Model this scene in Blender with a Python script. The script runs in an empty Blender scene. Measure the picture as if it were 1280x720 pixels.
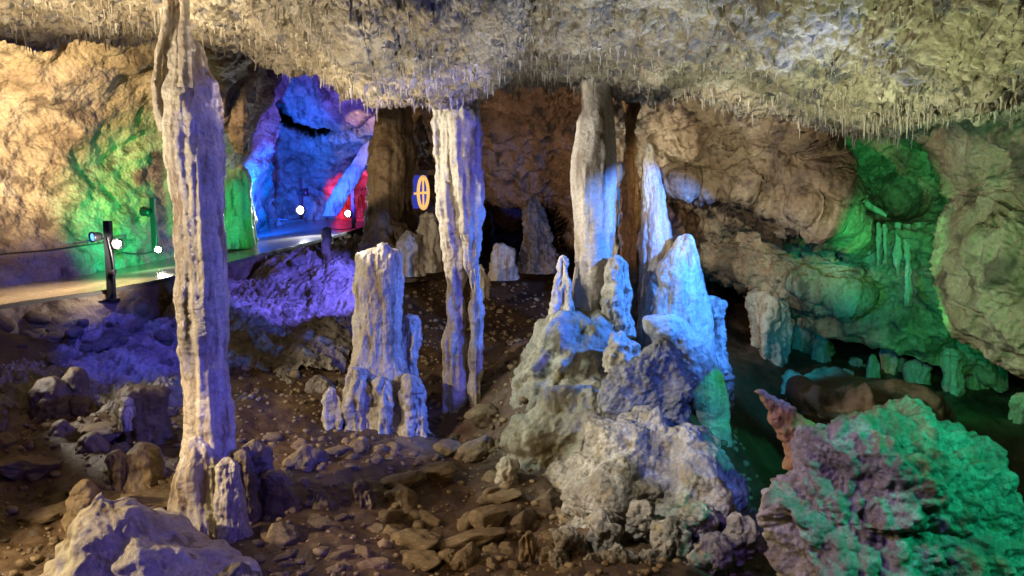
import bpy, math, random
import numpy as np
from mathutils import Vector, Matrix

# ---------------------------------------------------------------- camera
S = bpy.context.scene
C = S.collection
PITCH = math.radians(6.05)
FPX = 924.0                        # focal length in pixels of a 1280 px wide frame
cam_d = bpy.data.cameras.new('camera')
cam = bpy.data.objects.new('camera', cam_d); C.objects.link(cam)
cam_d.sensor_width = 36.0; cam_d.lens = FPX / 1280 * 36.0
cam_d.clip_start = 0.05; cam_d.clip_end = 300
cam.location = (0, 0, 0); cam.rotation_euler = (math.pi / 2 - PITCH, 0, 0)
S.camera = cam
cp, sp = math.cos(PITCH), math.sin(PITCH)

def P(px, py, d):
    """point of the cave at forward distance d (world Y) seen in the direction px, py"""
    px = np.asarray(px, float); py = np.asarray(py, float); d = np.asarray(d, float)
    a = (px - 640) / FPX; b = (360 - py) / FPX
    dy = cp + b * sp; dz = -sp + b * cp
    return np.stack([a / dy * d, d + 0 * a, dz / dy * d], -1)

# ---------------------------------------------------------------- world, exposure
W = bpy.data.worlds.new('World'); S.world = W; W.use_nodes = True
W.node_tree.nodes['Background'].inputs[0].default_value = (0.42, 0.38, 0.38, 1)
W.node_tree.nodes['Background'].inputs[1].default_value = 0.011      # underground: no sky, a dim even fill added in place of bounced light
S.view_settings.view_transform = 'Standard'; S.view_settings.look = 'None'
S.view_settings.exposure = 0; S.view_settings.gamma = 1
S.cycles.use_denoising = True
S.cycles.max_bounces = 5; S.cycles.diffuse_bounces = 2; S.cycles.glossy_bounces = 2
S.cycles.sample_clamp_indirect = 12

# ---------------------------------------------------------------- floodlights read off the lit patches, plus a few added fill spots
def spot(name, pos, tgt, col, watts, angle=60, blend=0.3, size=0.05):
    l = bpy.data.lights.new(name, 'SPOT')
    l.color = col; l.energy = watts; l.spot_size = math.radians(angle); l.spot_blend = blend; l.shadow_soft_size = size
    o = bpy.data.objects.new(name, l); C.objects.link(o)
    p = Vector(P(*pos)) if len(pos) == 3 else Vector(pos[:3])
    t = Vector(P(*tgt)) if len(tgt) == 3 else Vector(tgt[:3])
    o.location = p
    o.rotation_euler = (t - p).to_track_quat('-Z', 'Y').to_euler()
    return o
WARM = (1.0, .72, .40); NEUT = (1.0, .88, .70); COOL = (.80, .90, 1.0); BLUE = (.10, .13, 1.0); VIOL = (.22, .16, 1.0)
CYAN = (.05, .38, 1.0); TEAL = (.0, .75, .50); GREEN = (.0, 1.0, .20); RED = (1.0, .03, .06); AMBER = (1., .55, .18)
# pos / tgt: (px, py, depth) or (x, y, z, 0)
spot('light_warm_wall', (-9.6, 8.6, .4, 0), (-10, 120, 16), (1., .80, .46), 8500, 56, .8, .1)
spot('light_warm_chamber_edge', (250, 130, 17.5), (310, 190, 21), WARM, 90, 80, .6, .1)
spot('light_green_wall', (185, 318, 14.4), (180, 272, 18), (.0, 1., .24), 1500, 70, .9, .08)
spot('light_green_stalagmite', (330, 286, 17), (292, 255, 19.5), GREEN, 85, 60, .5, .05)
spot('light_chamber_blue', (330, 268, 21.5), (320, 200, 26), (.0, .09, 1), 4600, 120, .8, .1)
spot('light_chamber_violet', (410, 250, 21), (390, 130, 26), (.10, .07, 1), 1500, 120, .8, .1)
spot('light_fin_cyan', (408, 275, 22), (438, 228, 24), (.05, .5, 1), 260, 60, .5, .05)
spot('light_fin_warm', (440, 150, 22), (466, 165, 25), WARM, 200, 50, .4, .05)
spot('light_red', (455, 262, 27), (445, 236, 30), RED, 900, 80, .5, .05)
spot('light_key_left', (-6.1, 6.2, .1, 0), (-3.3, 7.4, .2, 0), (1., .84, .60), 1150, 96, .3, .05)
spot('light_key_mid', (-3.5, 9.6, .6, 0), (-.65, 10., .15, 0), (1., .92, .76), 620, 62, .12, .04)
spot('light_key_thick', (-1.3, 8.7, .35, 0), (725, 250, 9.9), (.95, .95, .9), 330, 54, .4, .04)
spot('fill_orange_column', (1.7, 8.0, -.2, 0), (792, 260, 10.4), (1., .72, .4), 60, 44, .5, .03)  # added fill: the thick column shadows this one
spot('light_left_low', (-6.2, 5.4, -1.2, 0), (170, 660, 6.4), (1., .78, .45), 900, 56, .4, .05)
spot('light_ceiling_left', (-5.4, 7.4, .5, 0), (-5.3, 7.5, 3, 0), (1., .80, .50), 900, 128, .4, .06)
spot('light_ceiling_lip', (-2.0, 8.0, .2, 0), (-2.0, 8.1, 3, 0), (1., .84, .56), 210, 126, .4, .05)
spot('fill_ceiling_between', (-1.6, 5.4, .1, 0), (-1.5, 5.5, 3, 0), (1., .88, .66), 150, 130, .4, .05)  # added fill for the dark gap between the ceiling lights
spot('light_ceiling_mid', (.2, 7.4, .0, 0), (.3, 7.3, 3, 0), (.95, .95, .86), 140, 132, .4, .05)
spot('light_ceiling_right', (2.6, 6.6, -.3, 0), (2.8, 6.5, 3, 0), (.90, 1., .62), 180, 134, .4, .05)
spot('fill_ceiling_corner', (2.3, 4.5, -.4, 0), (2.5, 4.4, 3, 0), (.85, 1., .55), 150, 128, .4, .05)  # added fill to brighten the dark right corner of the ceiling
spot('light_blue_right', (5.0, 4.9, .0, 0), (420, 330, 9), (.05, .08, 1), 2500, 38, .15, .04)
spot('light_blue_front', (.2, 3.6, -.9, 0), (240, 690, 6.2), (.13, .10, 1), 300, 50, .3, .04)
spot('light_pit_left', (-7.4, 9.0, -.7, 0), (300, 510, 9.2), (1., .92, .78), 520, 52, .5, .05)
spot('light_boulder_mid', (-2.2, 4.9, .6, 0), (815, 590, 7.4), (.95, .97, .92), 1250, 26, .5, .04)
spot('light_boulder_mid_blue', (2.9, 5.4, .1, 0), (870, 545, 8.), (.05, .17, 1), 520, 36, .3, .03)
spot('light_brown_column', (-4.6, 12.6, .3, 0), (484, 200, 16), (1., .76, .45), 420, 32, .5, .06)
spot('light_blue_ceiling', (3.6, 6.0, -.4, 0), (640, 10, 6), (.20, .28, 1), 420, 90, .7, .05)
spot('light_blue_rubble', (-1.6, 12.2, -.1, 0), (350, 372, 14.2), (.15, .13, 1), 1700, 52, .4, .04)
spot('light_blue_rubble_left', (-4.2, 8.8, .4, 0), (160, 440, 11), (.04, .06, 1), 520, 34, .5, .06)
spot('light_mound_white', (-3.2, 8.2, .0, 0), (700, 480, 8.8), (.80, 1., .86), 430, 46, .4, .05)
spot('light_wall_right', (1.0, 6.2, .55, 0), (935, 225, 11), (1., .92, .68), 620, 40, .4, .05)
spot('light_wall_far_right', (2.4, 4.2, -.4, 0), (1290, 300, 8.5), (.34, 1., .50), 420, 52, .8, .05)
spot('light_back_wall', (.2, 10.5, -.9, 0), (690, 200, 15), (1., .78, .56), 120, 100, .6, .06)
spot('light_cyan_spires', (1000, 250, 8.4), (820, 345, 10.), (.04, .22, 1), 1300, 82, .3, .03)
spot('light_passage_blue', (632, 268, 17.6), (654, 236, 20), (.02, .08, 1), 110, 40, .4, .04)
spot('light_green_right', (1150, 415, 8.9), (1120, 290, 12), GREEN, 45, 100, .8, .06)
spot('light_green_right_front', (1130, 330, 8.2), (1095, 260, 11.5), (.04, 1., .30), 170, 60, .6, .05)
spot('light_green_right_side', (1090, 330, 7.0), (1270, 360, 9), (.25, 1., .45), 70, 80, .7, .06)
spot('light_teal_far', (985, 425, 9.6), (1030, 440, 14.), (.0, .42, .75), 110, 110, .7, .05)
spot('light_green_far', (1190, 440, 10), (1225, 480, 13.), GREEN, 35, 110, .7, .05)
spot('light_boulder_teal', (4.9, 3.4, .7, 0), (1260, 620, 5.8), (.01, .66, .34), 1400, 44, .12, .04)
spot('light_boulder_blue', (.7, 4.6, -.2, 0), (1000, 640, 6), (.24, .15, 1), 230, 38, .4, .04)
spot('light_boulder_warm', (-.2, 5.0, -.5, 0), (1010, 580, 6.3), NEUT, 130, 34, .4, .04)
spot('light_front_amber', (-2.2, 4.8, -.9, 0), (660, 660, 6.8), AMBER, 90, 62, .6, .05)
spot('light_green_ramp', (960, 440, 8.3), (893, 500, 9.3), GREEN, 38, 36, .3, .02)

# ---------------------------------------------------------------- noise
_rng = np.random.RandomState(7)
_perm = np.concatenate([_rng.permutation(256)] * 3).astype(np.int32)
_g = np.array([[1,1,0],[-1,1,0],[1,-1,0],[-1,-1,0],[1,0,1],[-1,0,1],[1,0,-1],[-1,0,-1],[0,1,1],[0,-1,1],[0,1,-1],[0,-1,-1],[1,1,0],[-1,1,0],[0,-1,1],[0,-1,-1]], float)
def perlin(p):
    pi = np.floor(p).astype(np.int32); f = p - pi; pi &= 255
    u = f * f * f * (f * (f * 6 - 15) + 10)
    r = 0
    for i in (0, 1):
        wx = u[:, 0] if i else 1 - u[:, 0]; A = _perm[pi[:, 0] + i]
        for j in (0, 1):
            wy = u[:, 1] if j else 1 - u[:, 1]; B = _perm[A + pi[:, 1] + j]
            for k in (0, 1):
                wz = u[:, 2] if k else 1 - u[:, 2]
                h = _perm[B + pi[:, 2] + k] & 15; g = _g[h]
                r = r + wx * wy * wz * (g[:, 0] * (f[:, 0] - i) + g[:, 1] * (f[:, 1] - j) + g[:, 2] * (f[:, 2] - k))
    return r
def fbm(p, s, octv=4, gain=.5, ridge=False):
    r = 0; a = 1.
    p = np.asarray(p, float) * s
    for o in range(octv):
        n = perlin(p + 17.3 * o)
        r = r + a * ((.35 - np.abs(n)) * 1.4 if ridge else n)
        a *= gain; p = p * 2.03
    return r
def worley(p, s):
    """1 at a cell's centre falling to 0 at its edge: knobs"""
    p = np.asarray(p, float) * s
    pi = np.floor(p).astype(np.int32); best = np.full(len(p), 9.)
    for i in (-1, 0, 1):
        for j in (-1, 0, 1):
            for k in (-1, 0, 1):
                c = pi + (i, j, k); m = c & 255
                h = _perm[_perm[_perm[m[:, 0]] + m[:, 1]] + m[:, 2]]
                q = c + np.stack([_perm[h] / 255., _perm[h + 7] / 255., _perm[h + 101] / 255.], -1)
                best = np.minimum(best, ((p - q) ** 2).sum(1))
    return np.sqrt(np.clip(1 - best, 0, 1))
def rbf(pts, vals):
    pts = np.asarray(pts, float); vals = np.asarray(vals, float); n = len(pts)
    def K(a, b):
        d2 = ((a[:, None] - b[None]) ** 2).sum(2); return .5 * d2 * np.log(d2 + 1e-12)
    A = np.zeros((n + 3, n + 3)); A[:n, :n] = K(pts, pts) + 1e-3 * np.eye(n)
    A[:n, n] = 1; A[:n, n + 1:] = pts; A[n, :n] = 1; A[n + 1:, :n] = pts.T
    w = np.linalg.solve(A, np.concatenate([vals, np.zeros(3)]))
    def f(q):
        out = []
        for i in range(0, len(q), 20000):
            s = q[i:i + 20000]; out.append(K(s, pts) @ w[:n] + w[n] + s @ w[n + 1:])
        return np.concatenate(out)
    return f
def sstep(a, b, x): t = np.clip((x - a) / (b - a), 0, 1); return t * t * (3 - 2 * t)

# ---------------------------------------------------------------- materials
def mat(name, cols, scale=1.2, rough=(.55, .85), bump=.6, fine=38., wet=0., stain=None, streak=1.0, cells=False):
    m = bpy.data.materials.new(name); m.use_nodes = True; N = m.node_tree.nodes; L = m.node_tree.links
    b = N['Principled BSDF']
    tc = N.new('ShaderNodeTexCoord'); mp = N.new('ShaderNodeMapping'); mp.inputs['Scale'].default_value = (1, 1, streak)
    L.new(tc.outputs['Object'], mp.inputs['Vector'])
    n1 = N.new('ShaderNodeTexNoise'); n1.inputs['Scale'].default_value = scale; n1.inputs['Detail'].default_value = 9; n1.inputs['Roughness'].default_value = .68
    n1.inputs['Distortion'].default_value = .4
    L.new(mp.outputs[0], n1.inputs['Vector'])
    r = N.new('ShaderNodeValToRGB'); el = r.color_ramp.elements
    while len(el) < len(cols): el.new(.5)
    for i, c in enumerate(cols):
        el[i].position = .30 + .42 * i / max(1, len(cols) - 1); el[i].color = (*c, 1)
    L.new(n1.outputs['Fac'], r.inputs[0]); out = r.outputs[0]
    n2 = N.new('ShaderNodeTexNoise'); n2.inputs['Scale'].default_value = fine; n2.inputs['Detail'].default_value = 6; n2.inputs['Roughness'].default_value = .7
    L.new(tc.outputs['Object'], n2.inputs['Vector'])
    mx = N.new('ShaderNodeMix'); mx.data_type = 'RGBA'; mx.blend_type = 'MULTIPLY'; mx.inputs[0].default_value = .55
    r2 = N.new('ShaderNodeValToRGB'); r2.color_ramp.elements[0].position = .32; r2.color_ramp.elements[0].color = (.35, .33, .32, 1); r2.color_ramp.elements[1].position = .62
    L.new(n2.outputs['Fac'], r2.inputs[0]); L.new(out, mx.inputs[6]); L.new(r2.outputs[0], mx.inputs[7]); out = mx.outputs[2]
    if stain:
        n3 = N.new('ShaderNodeTexNoise'); n3.inputs['Scale'].default_value = scale * 2.3; n3.inputs['Detail'].default_value = 8; n3.inputs['Roughness'].default_value = .6
        m3 = N.new('ShaderNodeMapping'); m3.inputs['Location'].default_value = (9.1, 3.7, 5.3); m3.inputs['Scale'].default_value = (1, 1, streak); L.new(tc.outputs['Object'], m3.inputs[0]); L.new(m3.outputs[0], n3.inputs['Vector'])
        r3 = N.new('ShaderNodeValToRGB'); r3.color_ramp.elements[0].position = .53; r3.color_ramp.elements[0].color = (0, 0, 0, 1); r3.color_ramp.elements[1].position = .63
        L.new(n3.outputs['Fac'], r3.inputs[0])
        mx2 = N.new('ShaderNodeMix'); mx2.data_type = 'RGBA'; L.new(r3.outputs[0], mx2.inputs[0]); L.new(out, mx2.inputs[6]); mx2.inputs[7].default_value = (*stain, 1); out = mx2.outputs[2]
    L.new(out, b.inputs['Base Color'])
    mr = N.new('ShaderNodeMapRange'); mr.inputs[1].default_value = .35; mr.inputs[2].default_value = .65
    mr.inputs[3].default_value = rough[0]; mr.inputs[4].default_value = rough[1]
    L.new(n1.outputs['Fac'], mr.inputs[0]); L.new(mr.outputs[0], b.inputs['Roughness'])
    b.inputs['Specular IOR Level'].default_value = .35
    if wet: b.inputs['Coat Weight'].default_value = wet; b.inputs['Coat Roughness'].default_value = .22
    h = n2.outputs['Fac']
    if cells:
        v = N.new('ShaderNodeTexVoronoi'); v.inputs['Scale'].default_value = fine * .6; L.new(tc.outputs['Object'], v.inputs['Vector'])
        ma = N.new('ShaderNodeMath'); ma.operation = 'SUBTRACT'; L.new(n2.outputs['Fac'], ma.inputs[0]); L.new(v.outputs['Distance'], ma.inputs[1]); h = ma.outputs[0]
    bp = N.new('ShaderNodeBump'); bp.inputs['Strength'].default_value = bump; bp.inputs['Distance'].default_value = .03
    L.new(h, bp.inputs['Height']); L.new(bp.outputs[0], b.inputs['Normal'])
    if wet: L.new(bp.outputs[0], b.inputs['Coat Normal'])
    return m
def plain(name, col, rough=.5, metal=0., emit=None, es=1.):
    m = bpy.data.materials.new(name); m.use_nodes = True; N = m.node_tree.nodes; L = m.node_tree.links; b = N['Principled BSDF']
    n = N.new('ShaderNodeTexNoise'); n.inputs['Scale'].default_value = 30
    r = N.new('ShaderNodeValToRGB'); r.color_ramp.elements[0].color = (*[c * .7 for c in col], 1); r.color_ramp.elements[1].color = (*[min(1, c * 1.2) for c in col], 1)
    L.new(n.outputs['Fac'], r.inputs[0]); L.new(r.outputs[0], b.inputs['Base Color'])
    b.inputs['Roughness'].default_value = rough; b.inputs['Metallic'].default_value = metal
    if emit: b.inputs['Emission Color'].default_value = (*emit, 1); b.inputs['Emission Strength'].default_value = es
    return m
M = {
 'ceiling': mat('ceiling_rock', [(.06, .05, .045), (.22, .18, .125), (.40, .35, .27), (.56, .52, .44)], 1.9, bump=1., fine=26, stain=(.10, .095, .10), cells=True),
 'tan': mat('tan_wall_rock', [(.10, .065, .04), (.28, .20, .125), (.42, .33, .22), (.52, .45, .34)], .9, bump=.9, fine=20, stain=(.12, .085, .06), cells=True),
 'brown': mat('brown_wall_rock', [(.07, .035, .02), (.19, .105, .06), (.32, .20, .12)], 1.4, bump=1., fine=22, stain=(.05, .035, .03), cells=True),
 'calcite': mat('white_calcite', [(.24, .19, .14), (.44, .38, .31), (.56, .52, .45), (.63, .60, .53)], 2.6, (.32, .6), .8, 26, wet=.25, streak=.2, stain=(.20, .15, .10)),
 'wetcalcite': mat('wet_calcite', [(.22, .15, .09), (.44, .36, .27), (.62, .56, .47), (.70, .65, .58)], 2.8, (.22, .45), 1., 22, wet=.8, streak=.16, stain=(.20, .125, .07)),
 'orange': mat('orange_calcite', [(.16, .08, .03), (.34, .19, .075), (.48, .31, .14)], 2.2, (.4, .7), .5, 26, streak=.3),
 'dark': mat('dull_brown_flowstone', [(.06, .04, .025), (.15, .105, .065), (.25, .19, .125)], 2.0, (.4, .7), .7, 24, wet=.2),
 'boulder': mat('pitted_limestone', [(.08, .07, .06), (.20, .175, .145), (.34, .31, .265), (.54, .51, .46)], 2.8, bump=1., fine=30, stain=(.20, .16, .10), cells=True),
 'bluelit': mat('limestone_in_blue_light', [(.05, .05, .055), (.15, .15, .16), (.26, .26, .28), (.36, .35, .35)], 3.4, bump=1., fine=30, cells=True),  # limestone darkened and blued: the boulder's dim blue lighting put into the colour
 'mound': mat('grey_green_flowstone', [(.12, .11, .08), (.26, .25, .21), (.40, .39, .34), (.50, .49, .44)], 1.8, (.45, .75), .8, 28, wet=.1, stain=(.16, .13, .06)),
 'rubble': mat('pale_rubble', [(.10, .085, .07), (.26, .23, .20), (.44, .40, .36)], 3., (.45, .8), 1., 18, cells=True),
 'mud': mat('brown_mud', [(.034, .018, .010), (.080, .046, .025), (.14, .086, .048)], 1.1, (.25, .7), .8, 16, wet=.45),
 'stone': mat('muddy_stone', [(.09, .06, .034), (.22, .155, .09), (.38, .29, .19)], 3., (.4, .75), .7, 26, wet=.15),
 'path': mat('wet_concrete', [(.20, .17, .13), (.30, .255, .20), (.38, .33, .27)], .8, (.12, .26), .16, 9),
 'kerb': mat('concrete_kerb', [(.05, .045, .04), (.10, .09, .08)], 2., bump=.4),
 'black': plain('black_painted_steel', (.018, .018, .022), .4, .3),
 'lampwhite': plain('lit_lamp_glass_white', (.9, .9, .9), .3, 0, (1, .95, .85), 70),
 'lampblue': plain('lit_lamp_glass_blue', (.5, .6, .9), .3, 0, (.05, .18, 1.), 5),
 'lamppink': plain('lit_lamp_glass_pale', (.9, .8, .8), .3, 0, (1, .62, .75), .9),
 'signblue': plain('backlit_blue_panel', (.05, .05, .5), .4, 0, (.05, .10, .9), .4),
 'signgold': plain('lit_gold_ring', (.9, .7, .3), .4, 0, (1., .55, .16), .9),
}

# ---------------------------------------------------------------- mesh helpers
def mesh_np(name, V, F, m, loc=None, parent=None, smooth=True):
    V = np.asarray(V, float)
    if loc is None: loc = (0, 0, 0)
    V = V - np.asarray(loc, float)
    me = bpy.data.meshes.new(name); n = len(V); F = np.asarray(F, np.int32)
    me.vertices.add(n); me.vertices.foreach_set('co', V.astype(np.float32).ravel())
    k = F.shape[1]
    me.loops.add(F.size); me.loops.foreach_set('vertex_index', F.ravel())
    me.polygons.add(len(F)); me.polygons.foreach_set('loop_start', np.arange(len(F), dtype=np.int32) * k)
    me.polygons.foreach_set('loop_total', np.full(len(F), k, np.int32))
    me.polygons.foreach_set('use_smooth', np.full(len(F), smooth))
    me.update(calc_edges=True); me.validate()
    if m: me.materials.append(m)
    o = bpy.data.objects.new(name, me); C.objects.link(o)
    if parent is not None:
        o.parent = parent; o.location = Vector(loc) - parent_loc(parent)
    else: o.location = loc
    return o
def parent_loc(p):
    v = Vector((0, 0, 0))
    while p is not None: v = v + p.location; p = p.parent
    return v
def gridF(nr, nc, wrap=False):
    i = np.arange(nr - 1)[:, None]; j = np.arange(nc if wrap else nc - 1)[None]
    a = i * nc + j; b = i * nc + (j + 1) % nc
    return np.stack([a, b, b + nc, a + nc], -1).reshape(-1, 4)
def tag(o, label=None, cat=None, group=None, kind=None):
    if label: o['label'] = label
    if cat: o['category'] = cat
    if group: o['group'] = group
    if kind: o['kind'] = kind
    return o
def thing(name, label, cat, loc, group=None):
    o = bpy.data.objects.new(name, None); C.objects.link(o); o.location = loc; o.empty_display_size = .1
    return tag(o, label, cat, group)
def normals(X, wrap=False):
    du = (np.roll(X, -1, 1) - np.roll(X, 1, 1)) if wrap else np.gradient(X, axis=1)
    dv = np.gradient(X, axis=0); n = np.cross(du, dv)
    return n / (np.linalg.norm(n, axis=2, keepdims=True) + 1e-9)

# displacement recipes: metres along the normal at world position p
def d_ceiling(p):
    q = p + .12 * np.stack([fbm(p + 5, 1.1, 2), fbm(p + 9, 1.1, 2), fbm(p + 13, 1.1, 2)], -1)
    return .15 * fbm(q, .8, 3) + .10 * fbm(q, 2.6, 5, .62) + .05 * worley(q, 3.4) + .06 * worley(q, 8.) + .055 * worley(q, 15.) + .05 * fbm(p, 12., 4, .65) - .06
def d_wall(p): 
    return .42 * fbm(p, .45, 4) + .14 * fbm(p, 1.8, 4, .6, True) + .06 * worley(p, 2.6)
def d_wallrough(p):
    return .42 * fbm(p, .5, 4) + .16 * fbm(p, 2., 5, .62, True) + .08 * worley(p, 4.) + .04 * worley(p, 9.)
def d_flow(r, k=1.):
    def f(p):
        q = p * (1, 1, .28)
        q = p * (1, 1, .16); R_ = max(r, .1)
        return k * r * (.30 * fbm(q, .8 / R_, 3, .5) + .26 * fbm(p, .55 / R_, 3) + .12 * worley(q, 2.4 / R_) + .06 * worley(p * (1, 1, .6), 2.2 / R_) + .16 * np.maximum(0, fbm(p * (1, 1, .05), 3.4 / R_, 1) * 1.6) * (fbm(p, 1.2, 2) > -.1) + .06 * fbm(p * (.5, .5, 2.2), .9 / R_, 3, .6) + .05 * fbm(p, 9., 3, .6)) + .012 * worley(p, 16.)
    return f
def d_rock(r, k=1.):
    def f(p):
        return k * r * (.44 * fbm(p, .75 / r, 3) + .13 * fbm(p, 2.2 / r, 4, .58) - .10 * np.abs(fbm(p + 3., .9 / r, 2)) + .10 * worley(p, 2.6 / r)) + .020 * worley(p, 9.) + .008 * worley(p, 20.)
    return f
def d_smooth(r, k=1.):
    def f(p): return k * r * (.34 * fbm(p, .8 / r, 3) + .05 * fbm(p, 4 / r, 3))
    return f

def body(name, rows, d, m, disp=None, k=.85, res=1.6, top=True, bot=False, captop=None, parent=None, base_loc=None, dd=0.):
    """closed lathe-like body whose left / right edges follow rows (py, xl, xr); d its distance, dd depth change from top to base"""
    rows = np.asarray(rows, float); py0, py1 = rows[0, 0], rows[-1, 0]
    n = max(8, int((py1 - py0) / res)); ys = np.linspace(py0, py1, n)
    xl = np.interp(ys, rows[:, 0], rows[:, 1]); xr = np.interp(ys, rows[:, 0], rows[:, 2])
    if n > 24:
        w = max(3, int(9 / res)) | 1; ker = np.ones(w) / w
        pad = lambda a: np.convolve(np.concatenate([np.full(w // 2, a[0]), a, np.full(w // 2, a[-1])]), ker, 'valid')
        xl, xr = pad(xl), pad(xr)
    rad = (xr - xl) / 2
    if top:
        ch = captop if captop else max(rad[0] * 1.1, 3.); ch = min(ch, (py1 - py0) * .9)
        # denser rows within the cap
        ysc = py0 + ch * (1 - np.cos(np.linspace(0, math.pi / 2, 14))); keep = ys > py0 + ch
        y2 = np.concatenate([ysc, ys[keep]]); xl = np.interp(y2, ys, xl); xr = np.interp(y2, ys, xr); ys = y2
        t = np.clip((ys - py0) / ch, 0, 1); f = np.sqrt(np.clip(1 - (1 - t) ** 2, 0, 1)); f[0] = .02
        cx = (xl + xr) / 2; rad = (xr - xl) / 2 * f
    else: cx = (xl + xr) / 2; rad = (xr - xl) / 2
    dv = d + dd * (ys - py0) / (py1 - py0)
    Cn = P(cx, ys, dv); R = rad * dv / FPX
    nth = int(np.clip(2 * math.pi * rad.max() / (res * 1.2), 14, 300))
    th = np.linspace(0, 2 * math.pi, nth, endpoint=False)
    X = Cn[:, None, :] + np.stack([np.cos(th)[None] * R[:, None], np.sin(th)[None] * R[:, None] * k, 0 * th[None] + 0 * R[:, None]], -1)
    if disp is not None:
        nm = normals(X, True)
        out = np.stack([np.cos(th), np.sin(th), 0 * th], -1)[None]
        sg = np.sign((nm * out).sum(2).mean()) or 1; nm = nm * sg
        a = disp(X.reshape(-1, 3)).reshape(len(ys), nth); a = a - a.mean() - .7 * a.std()
        if top: a = a * np.clip(.25 + .75 * f, 0, 1)[:, None]; nm[0] = (0, 0, 1); a[0] = a[0].mean()
        X = X + nm * a[..., None]
    if base_loc is None: base_loc = tuple(Cn[-1])
    o = mesh_np(name, X.reshape(-1, 3), gridF(len(ys), nth, True)[:, ::-1], m, base_loc, parent)
    return o

def sheet(name, cols, depth, m, disp=d_wall, res=1.7, curl=(0, 0, 0, 0), dmask=None, parent=None, kind='structure'):
    """rock face: cols = (px, py top, py bottom); depth = (px, py, d) samples; curl = metres the edges (top, bottom, left, right) fold away"""
    cols = np.asarray(cols, float); depth = np.asarray(depth, float)
    fd = rbf(depth[:, :2] / 100, depth[:, 2])
    nx = int((cols[-1, 0] - cols[0, 0]) / res); ny = int((cols[:, 2] - cols[:, 1]).max() / res)
    px = np.linspace(cols[0, 0], cols[-1, 0], nx); t = np.interp(px, cols[:, 0], cols[:, 1]); b = np.interp(px, cols[:, 0], cols[:, 2])
    v = np.linspace(0, 1, ny)[:, None]
    PX = np.broadcast_to(px[None], (ny, nx)); PY = t[None] * (1 - v) + b[None] * v
    D = fd(np.stack([PX.ravel(), PY.ravel()], -1) / 100).reshape(ny, nx)
    u = np.linspace(0, 1, nx)[None]
    def edge(s, amt, w=.10): return amt * np.clip(1 - s / w, 0, 1) ** 2 if amt else 0
    D = D + edge(v, curl[0]) + edge(1 - v, curl[1]) + edge(u, curl[2]) + edge(1 - u, curl[3])
    if dmask is not None: D = D + dmask(PX, PY)
    X = P(PX, PY, D); nm = normals(X); sg = np.sign(-(nm * X).sum(2)); 
    nm = nm * np.where(sg == 0, 1, sg)[..., None]
    X = X + nm * disp(X.reshape(-1, 3)).reshape(ny, nx, 1)
    o = mesh_np(name, X.reshape(-1, 3), gridF(ny, nx), m, None, parent)
    if kind and parent is None: o['kind'] = kind
    return o

def tube(name, pts, r, m, parent=None, nseg=8, loc=None, disp=None, taper=None):
    pts = np.asarray(pts, float)
    if len(pts) > 2:
        t = np.linspace(0, len(pts) - 1, (len(pts) - 1) * 6 + 1); i = np.clip(t.astype(int), 0, len(pts) - 2); f = (t - i)[:, None]
        p0 = pts[np.clip(i - 1, 0, None)]; p1 = pts[i]; p2 = pts[i + 1]; p3 = pts[np.clip(i + 2, None, len(pts) - 1)]
        pts = .5 * (2 * p1 + (p2 - p0) * f + (2 * p0 - 5 * p1 + 4 * p2 - p3) * f ** 2 + (3 * p1 - p0 - 3 * p2 + p3) * f ** 3)
    T = np.gradient(pts, axis=0); T /= np.linalg.norm(T, axis=1, keepdims=True)
    up = np.array([0.13, .2, 1.]) if abs(T[0, 2]) < .9 else np.array([1., .1, 0])
    A = np.cross(T, up); A /= np.linalg.norm(A, axis=1, keepdims=True); B = np.cross(T, A)
    th = np.linspace(0, 2 * math.pi, nseg, endpoint=False)
    rr = np.full(len(pts), r) if taper is None else r * np.interp(np.linspace(0, 1, len(pts)), np.linspace(0, 1, len(taper)), taper)
    X = pts[:, None] + rr[:, None, None] * (np.cos(th)[None, :, None] * A[:, None] + np.sin(th)[None, :, None] * B[:, None])
    if disp is not None:
        o_ = X - pts[:, None]; X = pts[:, None] + o_ * (1 + disp(X.reshape(-1, 3)).reshape(len(pts), nseg, 1))
    return mesh_np(name, X.reshape(-1, 3), gridF(len(pts), nseg, True), m, loc, parent)
def box(name, c, s, m, parent=None, rot=None, bevel=.004, loc=None):
    import bmesh
    bm = bmesh.new(); bmesh.ops.create_cube(bm, size=1)
    bmesh.ops.scale(bm, vec=s, verts=bm.verts)
    if bevel: bmesh.ops.bevel(bm, geom=bm.edges[:], offset=min(bevel, min(s) * .3), segments=2, affect='EDGES')
    if rot is not None: bmesh.ops.rotate(bm, cent=(0, 0, 0), matrix=rot, verts=bm.verts)
    me = bpy.data.meshes.new(name); bm.to_mesh(me); bm.free(); me.materials.append(m)
    o = bpy.data.objects.new(name, me); C.objects.link(o)
    if parent is not None: o.parent = parent; o.location = Vector(c) - parent_loc(parent)
    else: o.location = c
    return o

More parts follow.
